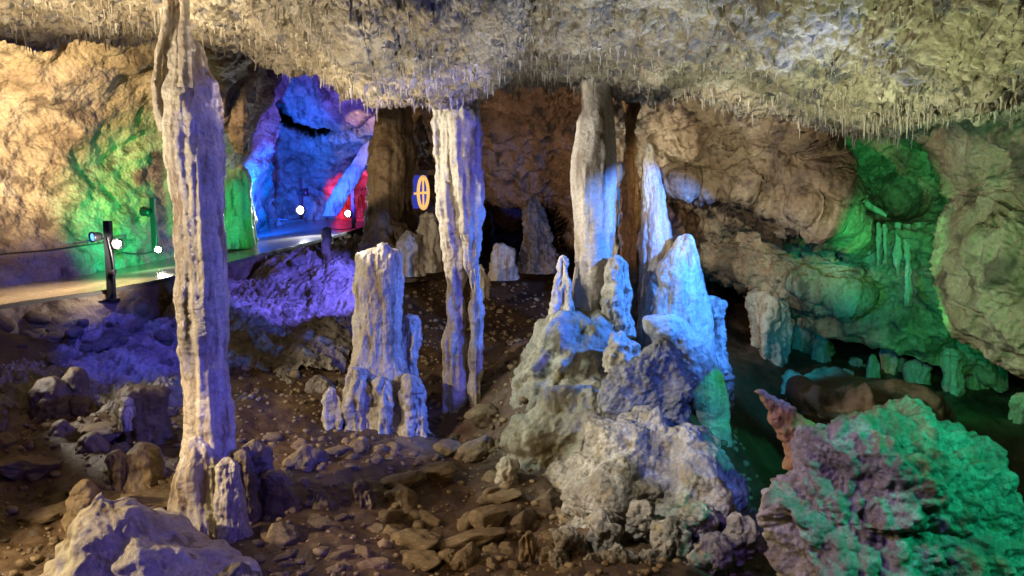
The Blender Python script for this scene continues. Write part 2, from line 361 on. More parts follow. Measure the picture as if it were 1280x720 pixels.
# ================================================================= LARGE STRUCTURE
# ---- floor: height over the plan, from sampled points
fl = [(-300,760,5.8),(0,720,6.2),(200,720,6.2),(400,720,6.3),(640,720,6.5),(850,720,6.2),(960,720,7.0),(1120,720,7.4),(1300,720,7.4),
 (-200,600,8),(0,600,7.9),(200,600,8),(400,600,8.2),(580,600,8.5),(100,530,9),(300,530,9.2),(500,550,9.3),(590,540,9.6),
 (0,455,9.9),(0,415,10.3),(140,455,10.9),(140,400,11.3),(140,500,10.1),(-200,450,9.0),(250,350,14.2),(290,380,14),(290,425,12.4),(300,470,10.9),(400,425,12.5),(400,480,10.9),
 (330,352,15.6),(440,335,15),(440,305,18.5),(520,300,17),(560,420,12.8),(640,420,13),(640,345,15.5),(710,345,15.5),(520,470,11.2),
 (740,420,10.2),(660,480,9.6),(640,570,8.9),(700,610,8.2),(850,590,8.4),(780,660,7.2),(900,650,7.6),(900,540,9.3),
 (960,560,10.2),(960,640,9.0),(1010,450,13.),(1100,490,11.8),(1200,560,9.9),(1280,500,11.5),(1280,620,9.2),(1400,620,8.5),(850,400,13),(1000,400,15.5),(1250,430,14.5)]
flw = np.array([P(*q) for q in fl])
extra = np.array([(-14, 2, -2.6), (-6, .5, -3.1), (0, .5, -3.2), (6, .5, -3.2), (12, 4, -3.4), (-14, 8, -2.4), (-14, 18, -1.9), (-4, 26, -1.3), (6, 22, -1.5), (14, 16, -3), (0, -3, -3.2)])
under = np.array([P(*q) - (0, 0, dz) for q, dz in [((0,386,10.9),1.0),((140,365,12.),1.0),((250,338,14.5),.9),((330,319,17.),.9),((390,304,20),.8),((0,356,15),1.4),((200,325,19),1.4),((300,301,22),1.2),((-150,400,10.5),1.3),((-420,470,8.),1.4)]])
flw = np.concatenate([flw, extra, under])
_fz = rbf(flw[:, :2], flw[:, 2])
def floor_disp(X, Y, Z):
    p = np.stack([X, Y, Z * 0], -1)
    return .11 * fbm(p, .9, 4) + .055 * fbm(p, 2.6, 4, .6, True) + .035 * worley(p, 4.) + .012 * fbm(p, 14, 3)
def floor_z(x, y):
    x = np.atleast_1d(np.asarray(x, float)); y = np.atleast_1d(np.asarray(y, float))
    z = _fz(np.stack([x, y], -1)); return z + floor_disp(x, y, z)
ny, nx = 620, 560
yy = 0.5 + (1 - np.linspace(1, 0, ny) ** .8) * 0 + np.geomspace(3.0, 27, ny) - 3.4
ang = np.linspace(-1.05, 1.05, nx)
Y = np.broadcast_to(yy[:, None], (ny, nx)); X = ang[None] * (3.5 + .80 * (Y + 3))
Zf = _fz(np.stack([X.ravel(), Y.ravel()], -1)).reshape(ny, nx); 
Zf = Zf + floor_disp(X.ravel(), Y.ravel(), Zf.ravel()).reshape(ny, nx)
floor = mesh_np('cave_floor', np.stack([X, Y, Zf], -1).reshape(-1, 3), gridF(ny, nx), M['mud']); tag(floor, kind='structure')
def hit(px, py):
    d = np.linspace(4, 24, 900); p = P(px, py, d); z = floor_z(p[:, 0], p[:, 1]); i = np.argmax(p[:, 2] < z)
    return p[i] if p[i, 2] < z[i] else p[-1]

# ---- pale rubble crust lying on the slope under the path
def crust(name, x0, x1, y0, y1, thr, label):
    gx, gy = np.meshgrid(np.linspace(x0, x1, 260), np.linspace(y0, y1, 260)); p = np.stack([gx.ravel(), gy.ravel(), 0 * gx.ravel()], -1)
    u = (gx - x0) / (x1 - x0); v = (gy - y0) / (y1 - y0); e = np.minimum(np.minimum(u, 1 - u), np.minimum(v, 1 - v)).ravel() * 5
    h = .30 * np.minimum(e, 1) - .15 + .16 * fbm(p, .9, 4) - thr + .10 * worley(p, 3.2) + .07 * worley(p, 7.) + .05 * fbm(p, 9., 4, .65)
    z = floor_z(p[:, 0], p[:, 1]) + np.minimum(h, .9) ; return tag(mesh_np(name, np.stack([p[:, 0], p[:, 1], z], -1), gridF(260, 260), M['rubble']), kind='structure')
slope_a = crust('rubble_slope', -6.4, -2.6, 11.0, 16.6, .0, '')
slope_b = crust('rubble_slope', -7.0, -4.2, 9.0, 11.6, .10, '')

# ---- ceiling: rows from overhead to the lip where it ends
lipx = [-300, -200, 0, 100, 200, 330, 400, 440, 475, 540, 600, 660, 700, 850, 1000, 1060, 1120, 1280, 1480, 1700]
lipy = [ 30,   40,  42, 46,  50,  62,  84, 108, 130, 124, 114,  98, 108, 118,  136,  160,  164,  136, 130, 120]
lipd = [10.5, 10.8, 11, 11, 11, 10.8, 10.2, 9.8, 9.4, 9.6, 9.9, 10.6, 10.4, 9.8, 9.2, 8.8, 8.4, 7.8, 7.4, 7.]
zr = np.array([P(a, b, c)[2] for a, b, c in zip(lipx, lipy, lipd)])
ncol = 1150
lx = np.interp(np.linspace(0, 1, ncol), np.linspace(0, 1, len(lipx)), lipx)
ly = np.interp(lx, lipx, lipy); ld = np.interp(lx, lipx, lipd); kern = np.ones(15) / 15
ly = np.convolve(np.pad(ly, 7, 'edge'), kern, 'valid'); ld = np.convolve(np.pad(ld, 7, 'edge'), kern, 'valid')
ly = ly + 5 * fbm(np.stack([lx / 60, lx * 0, lx * 0], -1), 1., 4)
lip = P(lx, ly, ld)
# plan view fan back towards (and past) the camera; height eases up a little overhead
rows_ = []
tt = np.concatenate([np.linspace(-1.9, .30, 62)[:-1], np.linspace(.30, 1, 400)])
for t in tt:
    x = lip[:, 0] * (.42 + .58 * t); y = lip[:, 1] * (.12 + .88 * t) if t > 0 else lip[:, 1] * .12 + t * 2.5
    z = lip[:, 2] + (1 - t) * (.28 + .10 * np.sin(x * .6)) + .25 * np.exp(-((x - 1.2) ** 2 + (y - 7.2) ** 2) / 1.5) * (1 - t)
    rows_.append(np.stack([x, y, z], -1))
for s in np.linspace(.03, 1, 46):      # beyond the lip the roof steps back up
    rows_.append(lip + np.stack([0 * lx, s * 2.4 + 0 * lx, (s ** .45) * .8 + 0 * lx], -1))
X = np.array(rows_); nm = normals(X); nm = nm * np.sign(-nm[..., 2:3] + 1e-9)
nm = np.where(np.arange(len(X))[:, None, None] >= len(tt), normals(X) * 1., nm)
sgn = np.sign(-(nm * X).sum(2, keepdims=True)); nm2 = nm * np.where(sgn == 0, 1, sgn)
nm = np.where(np.arange(len(X))[:, None, None] >= len(tt), nm2, nm)
a = d_ceiling(X.reshape(-1, 3)).reshape(X.shape[:2])
Xc = X + nm * a[..., None]
ceil_o = mesh_np('cave_ceiling', Xc.reshape(-1, 3), gridF(*Xc.shape[:2]), M['ceiling']); tag(ceil_o, kind='structure')

# ---- walls
left_wall = sheet('cave_wall', [(-420, -60, 420), (0, -10, 366), (100, 0, 352), (200, 0, 334), (300, 20, 312), (345, 40, 300)],
      [(-420,0,13),(-420,400,12),(0,20,14),(0,150,15.6),(0,300,15.2),(0,360,15),(100,100,16),(100,200,17),(100,340,16.3),(200,60,16.5),(200,150,18.4),(200,250,19),(200,325,18.8),(270,80,17.2),(300,160,19.0),(300,300,22.3),(345,100,18.6),(345,300,24)],
      M['tan'], lambda p: .34 * fbm(p, .45, 4) + .15 * fbm(p, 1.6, 4, .5) + .05 * worley(p, 2.2), 1.7, (0, 0, 0, 3))
def fissure(PX, PY):
    c = np.interp(PX, [285, 310, 340, 380, 430, 470], [150, 140, 132, 162, 160, 140]); w = np.interp(PX, [285, 310, 340, 400, 470], [14, 24, 15, 9, 4])
    return 3.2 * (1 - sstep(.6, 1.1, np.abs(PY - c) / w))
chamber = sheet('cave_wall', [(240, 20, 310), (540, 20, 300)],
      [(240,60,21),(240,300,23),(300,60,22),(300,180,26),(320,280,26),(370,80,22.5),(370,200,28),(370,280,27),(430,90,22),(430,200,27),(430,280,29),(480,120,22),(500,300,34),(540,100,23),(540,300,34),(450,240,31)],
      M['tan'], d_wall, 1.8, (0, 0, 0, 0), fissure)
def opening(PX, PY):
    u = (PX - 655) / 52; top = np.interp(PX, [600, 615, 640, 662, 690, 706, 722, 745], [260, 232, 228, 232, 236, 250, 300, 345])
    inside = sstep(0, 7, PY - top) * sstep(603, 611, PX) * (1 - sstep(735, 745, PX))
    return 4.5 * inside
back = sheet('cave_wall', [(500, 70, 360), (880, 70, 360)],
      [(500,90,17.8),(500,360,17.6),(545,240,17.2),(600,100,13),(600,240,15.6),(600,340,16.4),(700,110,12.6),(700,240,14.6),(700,350,14.6),(780,110,12),(780,240,13),(780,350,13),(880,110,11.4),(880,250,13),(880,350,14)],
      M['brown'], d_wallrough, 1.6, (0, 0, 0, 0), opening)
def overhang(PX, PY):
    y = np.interp(PX, [770, 870, 950, 1030, 1062, 1100], [228, 244, 260, 282, 300, 330]) + 5 * fbm(np.stack([PX.ravel() / 26, 0 * PX.ravel(), 0 * PX.ravel()], -1), 1., 3).reshape(PX.shape)
    ln = np.interp(PY, [80, 170, 230, 290, 390], [1000, 1006, 1030, 1060, 1090]) + 4 * fbm(np.stack([PY.ravel() / 18, 0 * PX.ravel(), 0 * PX.ravel()], -1), 1., 3).reshape(PX.shape)
    return 1.6 * sstep(0, 26, PX - ln) + .75 * sstep(0, 9, PY - y) - .30 * np.exp(-((PY - y + 10) / 14) ** 2)
hang = sheet('cave_wall', [(770, 80, 330), (850, 80, 340), (930, 80, 358), (1000, 90, 380), (1060, 95, 396), (1100, 100, 398)],
      [(770,90,11.2),(770,240,12.4),(770,330,13.3),(850,90,10.6),(850,170,11.4),(850,235,11.3),(850,262,12.6),(850,335,12.8),(930,100,10.2),(930,180,10.9),(930,245,10.7),(930,275,11.9),(930,350,11.8),
       (1000,120,9.8),(1000,200,10.3),(1000,265,10.3),(1000,295,11.1),(1000,370,10.9),(1060,130,9.6),(1060,220,10.2),(1060,275,10.3),(1060,300,10.9),(1060,390,10.7),(1100,250,11.2),(1100,390,10.9)],
      M['tan'], d_wallrough, 1.5, (0, 1.6, 0, 2.0), overhang)
green_wall = sheet('cave_wall', [(1000, 100, 400), (1100, 110, 425), (1180, 100, 455), (1260, 90, 480)],
      [(1000,120,10.8),(1000,440,13.5),(1060,170,11.1),(1060,250,12.2),(1060,274,11.9),(1060,290,11.6),(1060,440,12.6),(1120,170,10.8),(1120,230,12),(1120,268,11.8),(1120,282,10.9),(1120,300,11.15),(1120,400,11.6),(1120,500,12.6),(1180,160,10),(1180,250,11.2),(1180,275,10.6),(1180,400,11.2),(1180,520,12.5),(1260,150,9.6),(1260,400,11),(1260,540,12)],
      M['tan'], d_wall, 1.6, (0, 0, 0, 0))
right_wall = sheet('cave_wall', [(1178, 110, 392), (1210, 105, 412), (1250, 100, 440), (1290, 100, 470), (1420, 90, 520), (1700, 60, 560)],
      [(1178,120,9.4),(1178,390,10.2),(1210,200,9.3),(1210,262,9.6),(1210,290,8.9),(1210,400,9.3),(1280,150,8.2),(1280,230,8.6),(1280,290,8.2),(1280,460,8.8),(1420,150,7),(1420,500,7.6),(1700,200,4.5),(1700,500,5)],
      M['tan'], d_wall, 1.7, (0, 1.6, 1.6, 0))
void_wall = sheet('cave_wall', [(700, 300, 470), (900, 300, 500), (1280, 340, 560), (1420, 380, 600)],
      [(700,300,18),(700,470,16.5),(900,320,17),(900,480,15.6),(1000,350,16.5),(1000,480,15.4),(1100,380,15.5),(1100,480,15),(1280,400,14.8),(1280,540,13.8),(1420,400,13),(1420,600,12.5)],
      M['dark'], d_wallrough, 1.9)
left_side = sheet('cave_wall', [(-900, -200, 900), (-400, -60, 460)], [(-900,-100,5),(-900,800,4.5),(-400,0,12.6),(-400,400,12)], M['tan'], d_wall, 5)

# ---- footpath along the left wall
near = [(-420,520,6.5),(-150,420,9.4),(0,386,10.7),(140,365,11.7),(250,341,14.0),(330,319,16.6),(390,304,19.5),(440,290,22.5),(470,281,26)]
far = [(-420,420,10.5),(-150,384,13.2),(0,356,15.3),(100,343,16.6),(200,323,19.2),(300,297,23.),(390,271,29),(450,268,33)]
def curve(pts, n):
    p = np.array([P(*q) for q in pts]); t = np.linspace(0, len(p) - 1, n); i = np.clip(t.astype(int), 0, len(p) - 2); f = (t - i)[:, None]
    p0 = p[np.clip(i - 1, 0, None)]; p1 = p[i]; p2 = p[i + 1]; p3 = p[np.clip(i + 2, None, len(p) - 1)]
    return .5 * (2 * p1 + (p2 - p0) * f + (2 * p0 - 5 * p1 + 4 * p2 - p3) * f ** 2 + (3 * p1 - p0 - 3 * p2 + p3) * f ** 3)
cn, cf = curve(near, 220), curve(far, 220)
w = np.linspace(0, 1, 40)[:, None, None]
X = cn[None] * (1 - w) + cf[None] * w
X[..., 2] += .006 * fbm(X.reshape(-1, 3), 2., 3).reshape(X.shape[:2])
path = mesh_np('footpath', X.reshape(-1, 3), gridF(40, 220), M['path']); tag(path, kind='structure')
prof = np.array([(0, -.30), (0, .035), (.06, .055), (.14, .045), (.15, .003)])   # kerb section: offset across, height
dirn = cf - cn; dirn[:, 2] = 0; dirn /= np.linalg.norm(dirn, axis=1, keepdims=True)
X = np.array([cn + dirn * (a - .04) + np.array([0, 0, h]) for a, h in prof])
X[..., 2] += .012 * fbm(X.reshape(-1, 3), 3., 3).reshape(X.shape[:2])
kerb = mesh_np('kerb', X.reshape(-1, 3), gridF(len(prof), 220), M['kerb'], None, path)
# retaining wall under the kerb: rough face + separate stones
drop = 1.3
X = np.array([cn - dirn * (.02 + .42 * s) + np.array([0, 0, -.02 - drop * s]) for s in np.linspace(0, 1, 60)])
X = np.repeat(X, 2, 1)[:, ::1]; Xs = X.copy(); Xs[:, :-1] = (X[:, :-1] + X[:, 1:]) / 2
nm = normals(Xs); nm *= np.sign(-(nm * Xs).sum(2, keepdims=True))
Xs = Xs + nm * (.10 * worley(Xs.reshape(-1, 3), 3.5) + .08 * fbm(Xs.reshape(-1, 3), 2., 4)).reshape(Xs.shape[0], -1, 1) 
ret = mesh_np('retaining_wall', Xs.reshape(-1, 3), gridF(*Xs.shape[:2]), M['dark']); tag(ret, kind='structure')

# ================================================================= STONE KIT
rnd = random.Random(5)
def ico(sub):
    import bmesh
    bm = bmesh.new(); bmesh.ops.create_icosphere(bm, subdivisions=sub, radius=1)
    V = np.array([v.co[:] for v in bm.verts]); F = np.array([[v.index for v in f.verts] for f in bm.faces]); bm.free(); return V, F
ICO = {s: ico(s) for s in (2, 3, 4, 5)}
def stone_mesh(seed, sub=4, angular=.5):
    V, F = ICO[sub]; r = np.random.RandomState(seed); R = np.ones(len(V))
    for _ in range(int(5 + 9 * angular)):
        n = r.normal(size=3); n /= np.linalg.norm(n); h = r.uniform(.55, .9); dt = V @ n; cut = np.where(dt > .05, h / np.maximum(dt, .05), 9); R = np.minimum(R, cut + .0)
    p = V * R[:, None] + seed * 3.1
    R = R * (1 + .16 * fbm(p, 1.3, 3) + .06 * fbm(p, 5, 3, .6, True)) + .05 * worley(p, 3.5)
    return V * R[:, None], F
stone_meshes = []
for s in range(10):
    V, F = stone_mesh(s, 3, .3 + .07 * s)
    o = mesh_np('stone', V, F, M['stone']); stone_meshes.append(o.data); bpy.data.objects.remove(o)
def place_stone(p, size, sq=(1, 1, .6), name='stone', m=None, parent=None, rz=None, mesh=None, tilt=.25):
    o = bpy.data.objects.new(name, mesh or rnd.choice(stone_meshes)); C.objects.link(o)
    o.scale = (size * sq[0], size * sq[1], size * sq[2]); o.rotation_euler = (rnd.uniform(-tilt, tilt), rnd.uniform(-tilt, tilt), rnd.uniform(0, 6.28) if rz is None else rz)
    if parent is not None: o.parent = parent
    o.location = Vector(p)
    if m: o.material_slots[0].link = 'OBJECT'; o.material_slots[0].material = m
    return o
# stones of the retaining wall, laid in rough courses
for i in range(150):
    u = rnd.uniform(.18, .86); k = int(u * 219); s = rnd.uniform(.02, .75)
    q = cn[k] - dirn[k] * (.06 + .42 * s) + np.array([0, 0, -.14 - drop * s])
    place_stone(q, rnd.uniform(.10, .24), (1.1, .8, .75), 'stone', M['dark'], ret)

# ================================================================= COLUMNS
def column(name, label, cat, parts, group=None):
    """parts: list of (part name, rows, d, material, disp, kwargs)"""
    r0 = parts[0]; base = P((r0[1][-1][1] + r0[1][-1][2]) / 2, r0[1][-1][0], r0[2])
    t = thing(name, label, cat, tuple(base), group)
    for pn, rows, d, m, dp, kw in parts: body(pn, rows, d, M[m], dp, parent=t, **kw)
    return t
L0 = [(-70,196,244),(-30,200,238),(0,203,236),(30,205,243),(60,207,250),(80,204,252),(105,203,262),(135,203,271),(165,204,277),(200,205,280),(240,211,279),(270,217,280),(300,219,284),(340,222,286),(380,224,287),(420,226,288),(460,228,289),(500,229,291),(540,229,295),(580,224,301),(610,220,306),(640,217,312),(665,214,318)]
column('limestone_column', 'tall wet limestone column in the left foreground, ivory on its left side and blue on its right', 'column', [
 ('shaft', L0, 7.4, 'wetcalcite', d_flow(.26, .62), dict(res=1.25, top=False)),
 ('side_bulge', [(50,236,250),(78,240,260),(100,244,270),(130,248,277),(165,246,278),(220,246,276),(260,246,268)], 7.45, 'wetcalcite', d_flow(.1, .8), dict(res=1.4)),
 ('side_strand', [(-60,208,220),(0,206,217),(40,197,210),(70,190,202),(110,190,203),(140,194,210),(165,200,214)], 7.3, 'wetcalcite', d_flow(.05, 1.4), dict(res=1.4, top=False)),
 ('side_strand', [(-60,226,240),(0,224,237),(30,224,238),(70,222,240),(110,224,240)], 7.22, 'wetcalcite', d_flow(.05, 1.0), dict(res=1.4, top=False)),
 ('foot', [(545,228,262),(580,221,280),(620,217,284),(645,214,290),(662,208,300)], 7.2, 'wetcalcite', d_flow(.18, .8), dict(res=1.4)),
])
column('limestone_column', 'pair of fused limestone columns in the middle that split into two legs near the floor', 'column', [
 ('shaft', [(108,534,572),(122,539,574),(150,540,578),(200,543,582),(240,544,586),(280,547,588),(310,550,588),(345,556,585),(370,559,583),(430,553,584),(500,554,583),(533,555,583),(550,552,588)], 10.1, 'calcite', d_flow(.18), dict(res=1.2, top=False)),
 ('shaft', [(108,554,604),(130,556,602),(180,558,603),(240,562,604),(300,570,604),(350,583,604),(420,586,603),(500,587,603),(535,586,602),(550,584,605)], 10.0, 'calcite', d_flow(.18), dict(res=1.2, top=False)),
])
column('limestone_column', 'thick pale limestone column standing on the flowstone mound right of centre', 'column', [
 ('shaft', [(88,722,774),(105,727,767),(138,727,768),(150,720,770),(180,716,770),(215,712,770),(260,715,768),(300,716,766),(350,716,763),(380,714,758),(400,708,756),(420,700,760)], 9.9, 'calcite', d_flow(.24, .42), dict(res=1.2, top=False)),
])
column('limestone_column', 'broad shadowed brown column at the end of the path, left of the twin columns', 'column', [
 ('shaft', [(118,474,514),(150,468,515),(200,460,518),(260,458,517),(320,450,522),(345,444,528)], 15.6, 'dark', d_flow(.4, .8), dict(res=1.4, top=False)),
 ('knob', [(168,463,481),(190,461,481),(210,464,479),(225,462,480)], 15.7, 'dark', d_smooth(.14), dict(res=1.5)),
])
column('limestone_column', 'slender orange brown column just right of the thick pale column', 'column', [
 ('shaft', [(100,776,800),(140,778,798),(180,779,798),(230,780,800),(300,779,800),(360,776,804),(410,770,810)], 10.4, 'orange', d_flow(.12, 1.9), dict(res=1.4, top=False)),
])
# ================================================================= STALAGMITES (py, xl, xr) rows at distance d
def d_stal(r, k=1.):
    def f(p):
        q = p * (1, 1, .22); R_ = max(r, .07)
        return k * r * (.42 * fbm(q, .9 / R_, 3, .55) + .34 * fbm(p, .5 / R_, 3) + .16 * fbm(q, 2.6 / R_, 3, .6, True) + .10 * fbm(p, 11., 3, .6)) + .012 * worley(p, 16.)
    return f
def stal(label, rows, d, m='calcite', dp=None, name='stalagmite', cat='stalagmite', parts=(), group=None, **kw):
    rows = [tuple(r) for r in rows]; R = max(r[2] - r[1] for r in rows) / 2 * d / FPX
    kw.setdefault('res', 1.4)
    o = body(name, rows, d, M[m], dp or d_stal(R), **kw); tag(o, label, cat, group)
    for pn, rw, dd_, m2 in parts:
        body(pn, rw, dd_, M[m2], d_stal(max(r[2] - r[1] for r in rw) / 2 * dd_ / FPX), parent=o, res=1.4)
    return o
stal('tall blocky stalagmite with a flat top and purple blue flank, centre left',
     [(308,447,503),(320,444,506),(350,443,508),(380,444,503),(400,442,499),(430,442,500),(455,440,508),(480,436,520),(520,432,536),(550,430,546),(575,426,552)], 9.9, 'calcite', d_stal(.30, .5), k=.75, res=1.2, captop=9,
     parts=[('top_knob', [(303,470,488),(312,468,492),(325,466,494)], 9.8, 'calcite'),
            ('shoulder', [(392,506,524),(410,500,524),(450,496,524),(520,495,530)], 10.0, 'calcite'),
            ('foot', [(458,428,456),(480,430,466),(520,430,470),(556,428,474)], 9.55, 'calcite'),
            ('foot', [(468,496,532),(490,494,540),(530,494,546),(560,492,550)], 9.6, 'calcite'),
            ('foot', [(470,462,490),(500,462,494),(550,460,498)], 9.5, 'calcite')])
stal('small slim white sided stalagmite left of the blocky stalagmite', [(484,405,424),(500,403,428),(530,402,432),(556,402,436)], 9.5)
stal('blunt dark stub stalagmite on the slope below the path end', [(284,404,416),(300,404,416),(320,402,418),(338,398,422)], 15.0, 'dark')
stal('tall pointed stalagmite glowing blue beside the orange column', [(178,804,816),(200,803,821),(220,803,826),(260,801,833),(300,800,840),(350,798,852),(400,796,862),(430,790,870)], 10.1, 'calcite', d_stal(.14, .45), captop=12)
stal('blocky pale stalagmite with light blue flank right of the tall spire', [(292,846,868),(318,830,874),(345,812,879),(375,804,884),(410,800,890),(450,800,898),(470,800,900)], 9.8, 'calcite', d_stal(.25, .4), captop=8)
stal('dim cyan broad stalagmite behind the blue flowstone ramp', [(368,868,904),(400,866,909),(440,864,912),(480,862,914),(510,860,916)], 10.1, 'calcite')
stal('small violet stalagmite at the foot of the orange column', [(318,762,786),(350,758,792),(390,754,796),(420,750,800)], 9.6, 'calcite')
stal('little pale stalagmite leaning on the left of the thick column', [(318,696,710),(340,694,714),(370,690,716),(400,684,722)], 9.7, 'calcite')
stal('thin stalagmite lit green and blue behind the thick column', [(232,762,774),(280,762,775),(340,760,776),(380,758,778)], 11.0, 'calcite')
stal('pinkish stub stalagmite in the dark passage behind the twin columns', [(304,612,638),(320,610,640),(350,606,644)], 14.2, 'calcite')
stal('dark leaning stalagmite inside the black passage opening', [(236,652,662),(260,652,676),(300,648,690),(340,640,708)], 14.6, 'dark')
stal('purple grey stalagmite left of the twin columns beside the brown column', [(262,524,542),(300,520,548),(340,516,552)], 14.4, 'calcite')
stal('small violet stub at the foot of the broad brown column', [(285,498,520),(310,494,526),(345,490,530)], 14.2, 'calcite')
stal('lumpy mound stalagmite in front of the broad brown column', [(262,458,500),(285,452,512),(320,446,524),(350,440,534)], 14.8, 'dark', d_rock(.5))
stal('second low grey stub in the dark passage', [(330,590,606),(350,588,610),(372,586,612)], 13.4, 'calcite')
# left pit
stal('squat stalagmite stump with a white cap, leftmost pair in the pit', [(470,42,84),(490,40,88),(520,40,92),(545,36,96)], 9.2, 'dark', d_smooth(.22))
stal('rounded tall stalagmite stub behind the white capped stump', [(458,78,102),(480,78,112),(510,80,128),(545,78,136)], 9.4, 'dark', d_smooth(.2))
stal('flat topped dark stump with a white streaked left side', [(482,150,210),(500,147,210),(530,146,212),(560,144,216),(580,142,218)], 8.7, 'dark', d_flow(.25), captop=10, parts=[('white_crust', [(496,150,168),(515,147,170),(538,147,168)], 8.45, 'calcite')])
stal('double headed rounded stalagmite, right lobe', [(553,160,194),(575,156,204),(600,150,208),(630,146,208)], 7.9, 'stone', d_smooth(.2), parts=[('lobe', [(563,132,156),(580,131,164),(605,134,168),(632,138,172)], 7.8, 'stone')])
stal('small dark rounded stump at the left of the pit floor', [(525,64,90),(545,62,96),(570,58,100)], 8.6, 'dark', d_smooth(.15))
stal('smooth bent stub just behind the foreground mound', [(598,92,122),(615,86,124),(640,82,124),(665,80,126)], 7.0, 'stone', d_smooth(.16))
stal('low dark lump behind the bent stub', [(540,96,130),(560,92,140),(580,88,150)], 8.4, 'dark', d_smooth(.2))
stal('slim golden stalagmite standing right of the tall column foot', [(570,276,296),(585,270,302),(620,270,306),(650,270,310),(690,262,318)], 6.9, 'calcite', d_stal(.16, .7))
stal('dark shadowed stalagmite close behind the golden one', [(560,296,316),(590,292,326),(640,290,332),(680,288,336)], 7.3, 'dark')
stal('grey green wedge shaped stalagmite right of the golden one', [(588,328,360),(610,326,372),(640,324,380),(660,322,386)], 7.5, 'dark', d_flow(.2), captop=8)
stal('rounded dark green stub in the middle of the pit', [(598,440,462),(615,438,472),(640,436,478),(652,434,480)], 7.7, 'dark')
stal('small olive stub at the bottom edge of the rubble', [(665,650,668),(680,648,672),(700,646,674)], 6.6, 'stone')
stal('thick dark stump before the blocky stalagmite', [(556,360,398),(575,356,404),(600,352,406)], 8.4, 'dark', d_rock(.2))
stal('low dark stump between wedge and green stub', [(612,384,416),(630,382,422),(655,380,424)], 7.6, 'dark')
stal('wide dark stump right of the green stub', [(606,478,520),(625,474,528),(648,472,530)], 7.9, 'dark', d_smooth(.22))
# far right, in the green and blue recess
far_r = [('teal drapery like stalagmite with a pale rim, left of the recess', [(362,940,975),(390,934,985),(430,930,990),(470,926,994)], 12.6),
 ('short turquoise dome stalagmite, left of two on the ledge', [(462,976,1002),(475,974,1006),(490,972,1008)], 11.3),
 ('small bright turquoise stalagmite, middle of the ledge', [(459,1046,1066),(472,1044,1068),(486,1042,1070)], 11.4),
 ('slim teal stalagmite right of the bright turquoise one', [(442,1086,1096),(460,1085,1100),(480,1083,1102)], 12.2),
 ('block shaped teal stalagmite at the back of the recess', [(418,1100,1122),(440,1098,1128),(475,1096,1132)], 12.8),
 ('upright green stalagmite beside the black gap', [(434,1182,1200),(460,1180,1202),(520,1178,1206)], 11.6),
 ('green stump under the right wall', [(455,1210,1236),(480,1206,1240),(505,1202,1244)], 12.),
 ('bright green capped stump at the right edge', [(492,1266,1290),(510,1262,1296),(535,1260,1300)], 10.4),
 ('wide dim teal stalagmite behind the drapery like one', [(372,980,1020),(400,976,1036),(440,972,1044)], 13.4),
 ('narrow dim stalagmite between drapery and ledge', [(425,1018,1036),(445,1014,1040),(470,1012,1044)], 12.8),
 ('low teal lump behind the ledge', [(446,1062,1084),(460,1060,1090),(485,1056,1094)], 12.9),
 ('small far green stub right of the block', [(448,1136,1156),(465,1132,1160),(490,1130,1164)], 12.2)]
for lb, rw, d in far_r: stal(lb, rw, d, 'calcite', group='stalagmites in the green lit recess')
# left chamber pieces
stal('green lit stalagmite with a bright warm right edge by the path', [(204,288,310),(225,282,318),(260,276,320),(290,274,322),(310,272,326)], 19.2, 'calcite', d_flow(.4), res=1.5)
o = body('stalactite', [(60,262,330),(100,278,322),(140,283,316),(170,286,312),(192,292,308)][::1], 19.0, M['tan'], d_flow(.4), res=1.5, top=False); tag(o, 'broad hanging rock tongue with a warm lit tip above the green stalagmite', 'stalactite')
fin = body('rock_fin', [(120,480,488),(150,467,478),(170,458,471),(195,445,464),(215,430,455),(240,414,441),(262,405,427),(270,404,424)], 25, M['calcite'], d_rock(.25, .5), res=1.5, k=.5); tag(fin, 'slanting rock rib lit cream above and cyan below, beside the brown column', 'rock formation')

# ================================================================= BOULDERS AND MOUNDS
def rock(label, rows, d, m='boulder', k=.8, dp=None, cat='boulder', name='boulder', res=1.3, **kw):
    R = max(r[2] - r[1] for r in rows) / 2 * d / FPX
    o = body(name, rows, d, M[m], dp or d_rock(R), k=k, res=res, **kw); return tag(o, label, cat)
rock('angular boulder, dim blue light painted into its colour, perched on top of the big pale boulder', [(420,818,838),(440,792,862),(460,775,868),(480,760,868),(500,752,864),(520,754,862),(545,760,850)], 8.5, captop=10, k=.7, m='bluelit')
rock('big pitted pale boulder in the middle of the right foreground', [(498,795,850),(518,770,882),(542,738,902),(568,712,915),(595,692,924),(615,692,924),(640,700,918),(670,724,912)], 7.7, captop=14, k=.75)
rock('knobbly boulder split purple and turquoise in the lower right corner', [(518,1075,1140),(530,1035,1172),(546,1012,1195),(565,1000,1220),(590,985,1245),(625,958,1265),(660,968,1290),(700,962,1310),(740,955,1330),(790,950,1340)], 6.1, captop=14, k=.7,
     dp=lambda p: .18 * fbm(p, .9, 3) + .17 * fbm(p, 2.2, 4, .62) - .22 * np.abs(fbm(p + 4., 1.3, 2)) + .07 * worley(p, 4.) + .06 * worley(p, 10.) + .03 * worley(p, 24.))
rock('brown crooked horn of rock on the left shoulder of the turquoise boulder', [(486,940,958),(496,944,984),(510,956,1000),(530,964,1012),(555,975,1020),(585,985,1040)], 6.4, 'orange', captop=5, k=.6, dp=d_rock(.22, .7))
rock('dark ledge of rock behind the turquoise boulder', [(476,1010,1130),(490,985,1170),(510,975,1190),(540,980,1200),(580,990,1210)], 9.6, 'dark', captop=9)
def d_mound(p): return .26 * fbm(p, 1.1, 3) + .10 * fbm(p, 3., 4, .55) + .10 * worley(p * (1, 1, .7), 2.2) + .015 * worley(p, 12.)
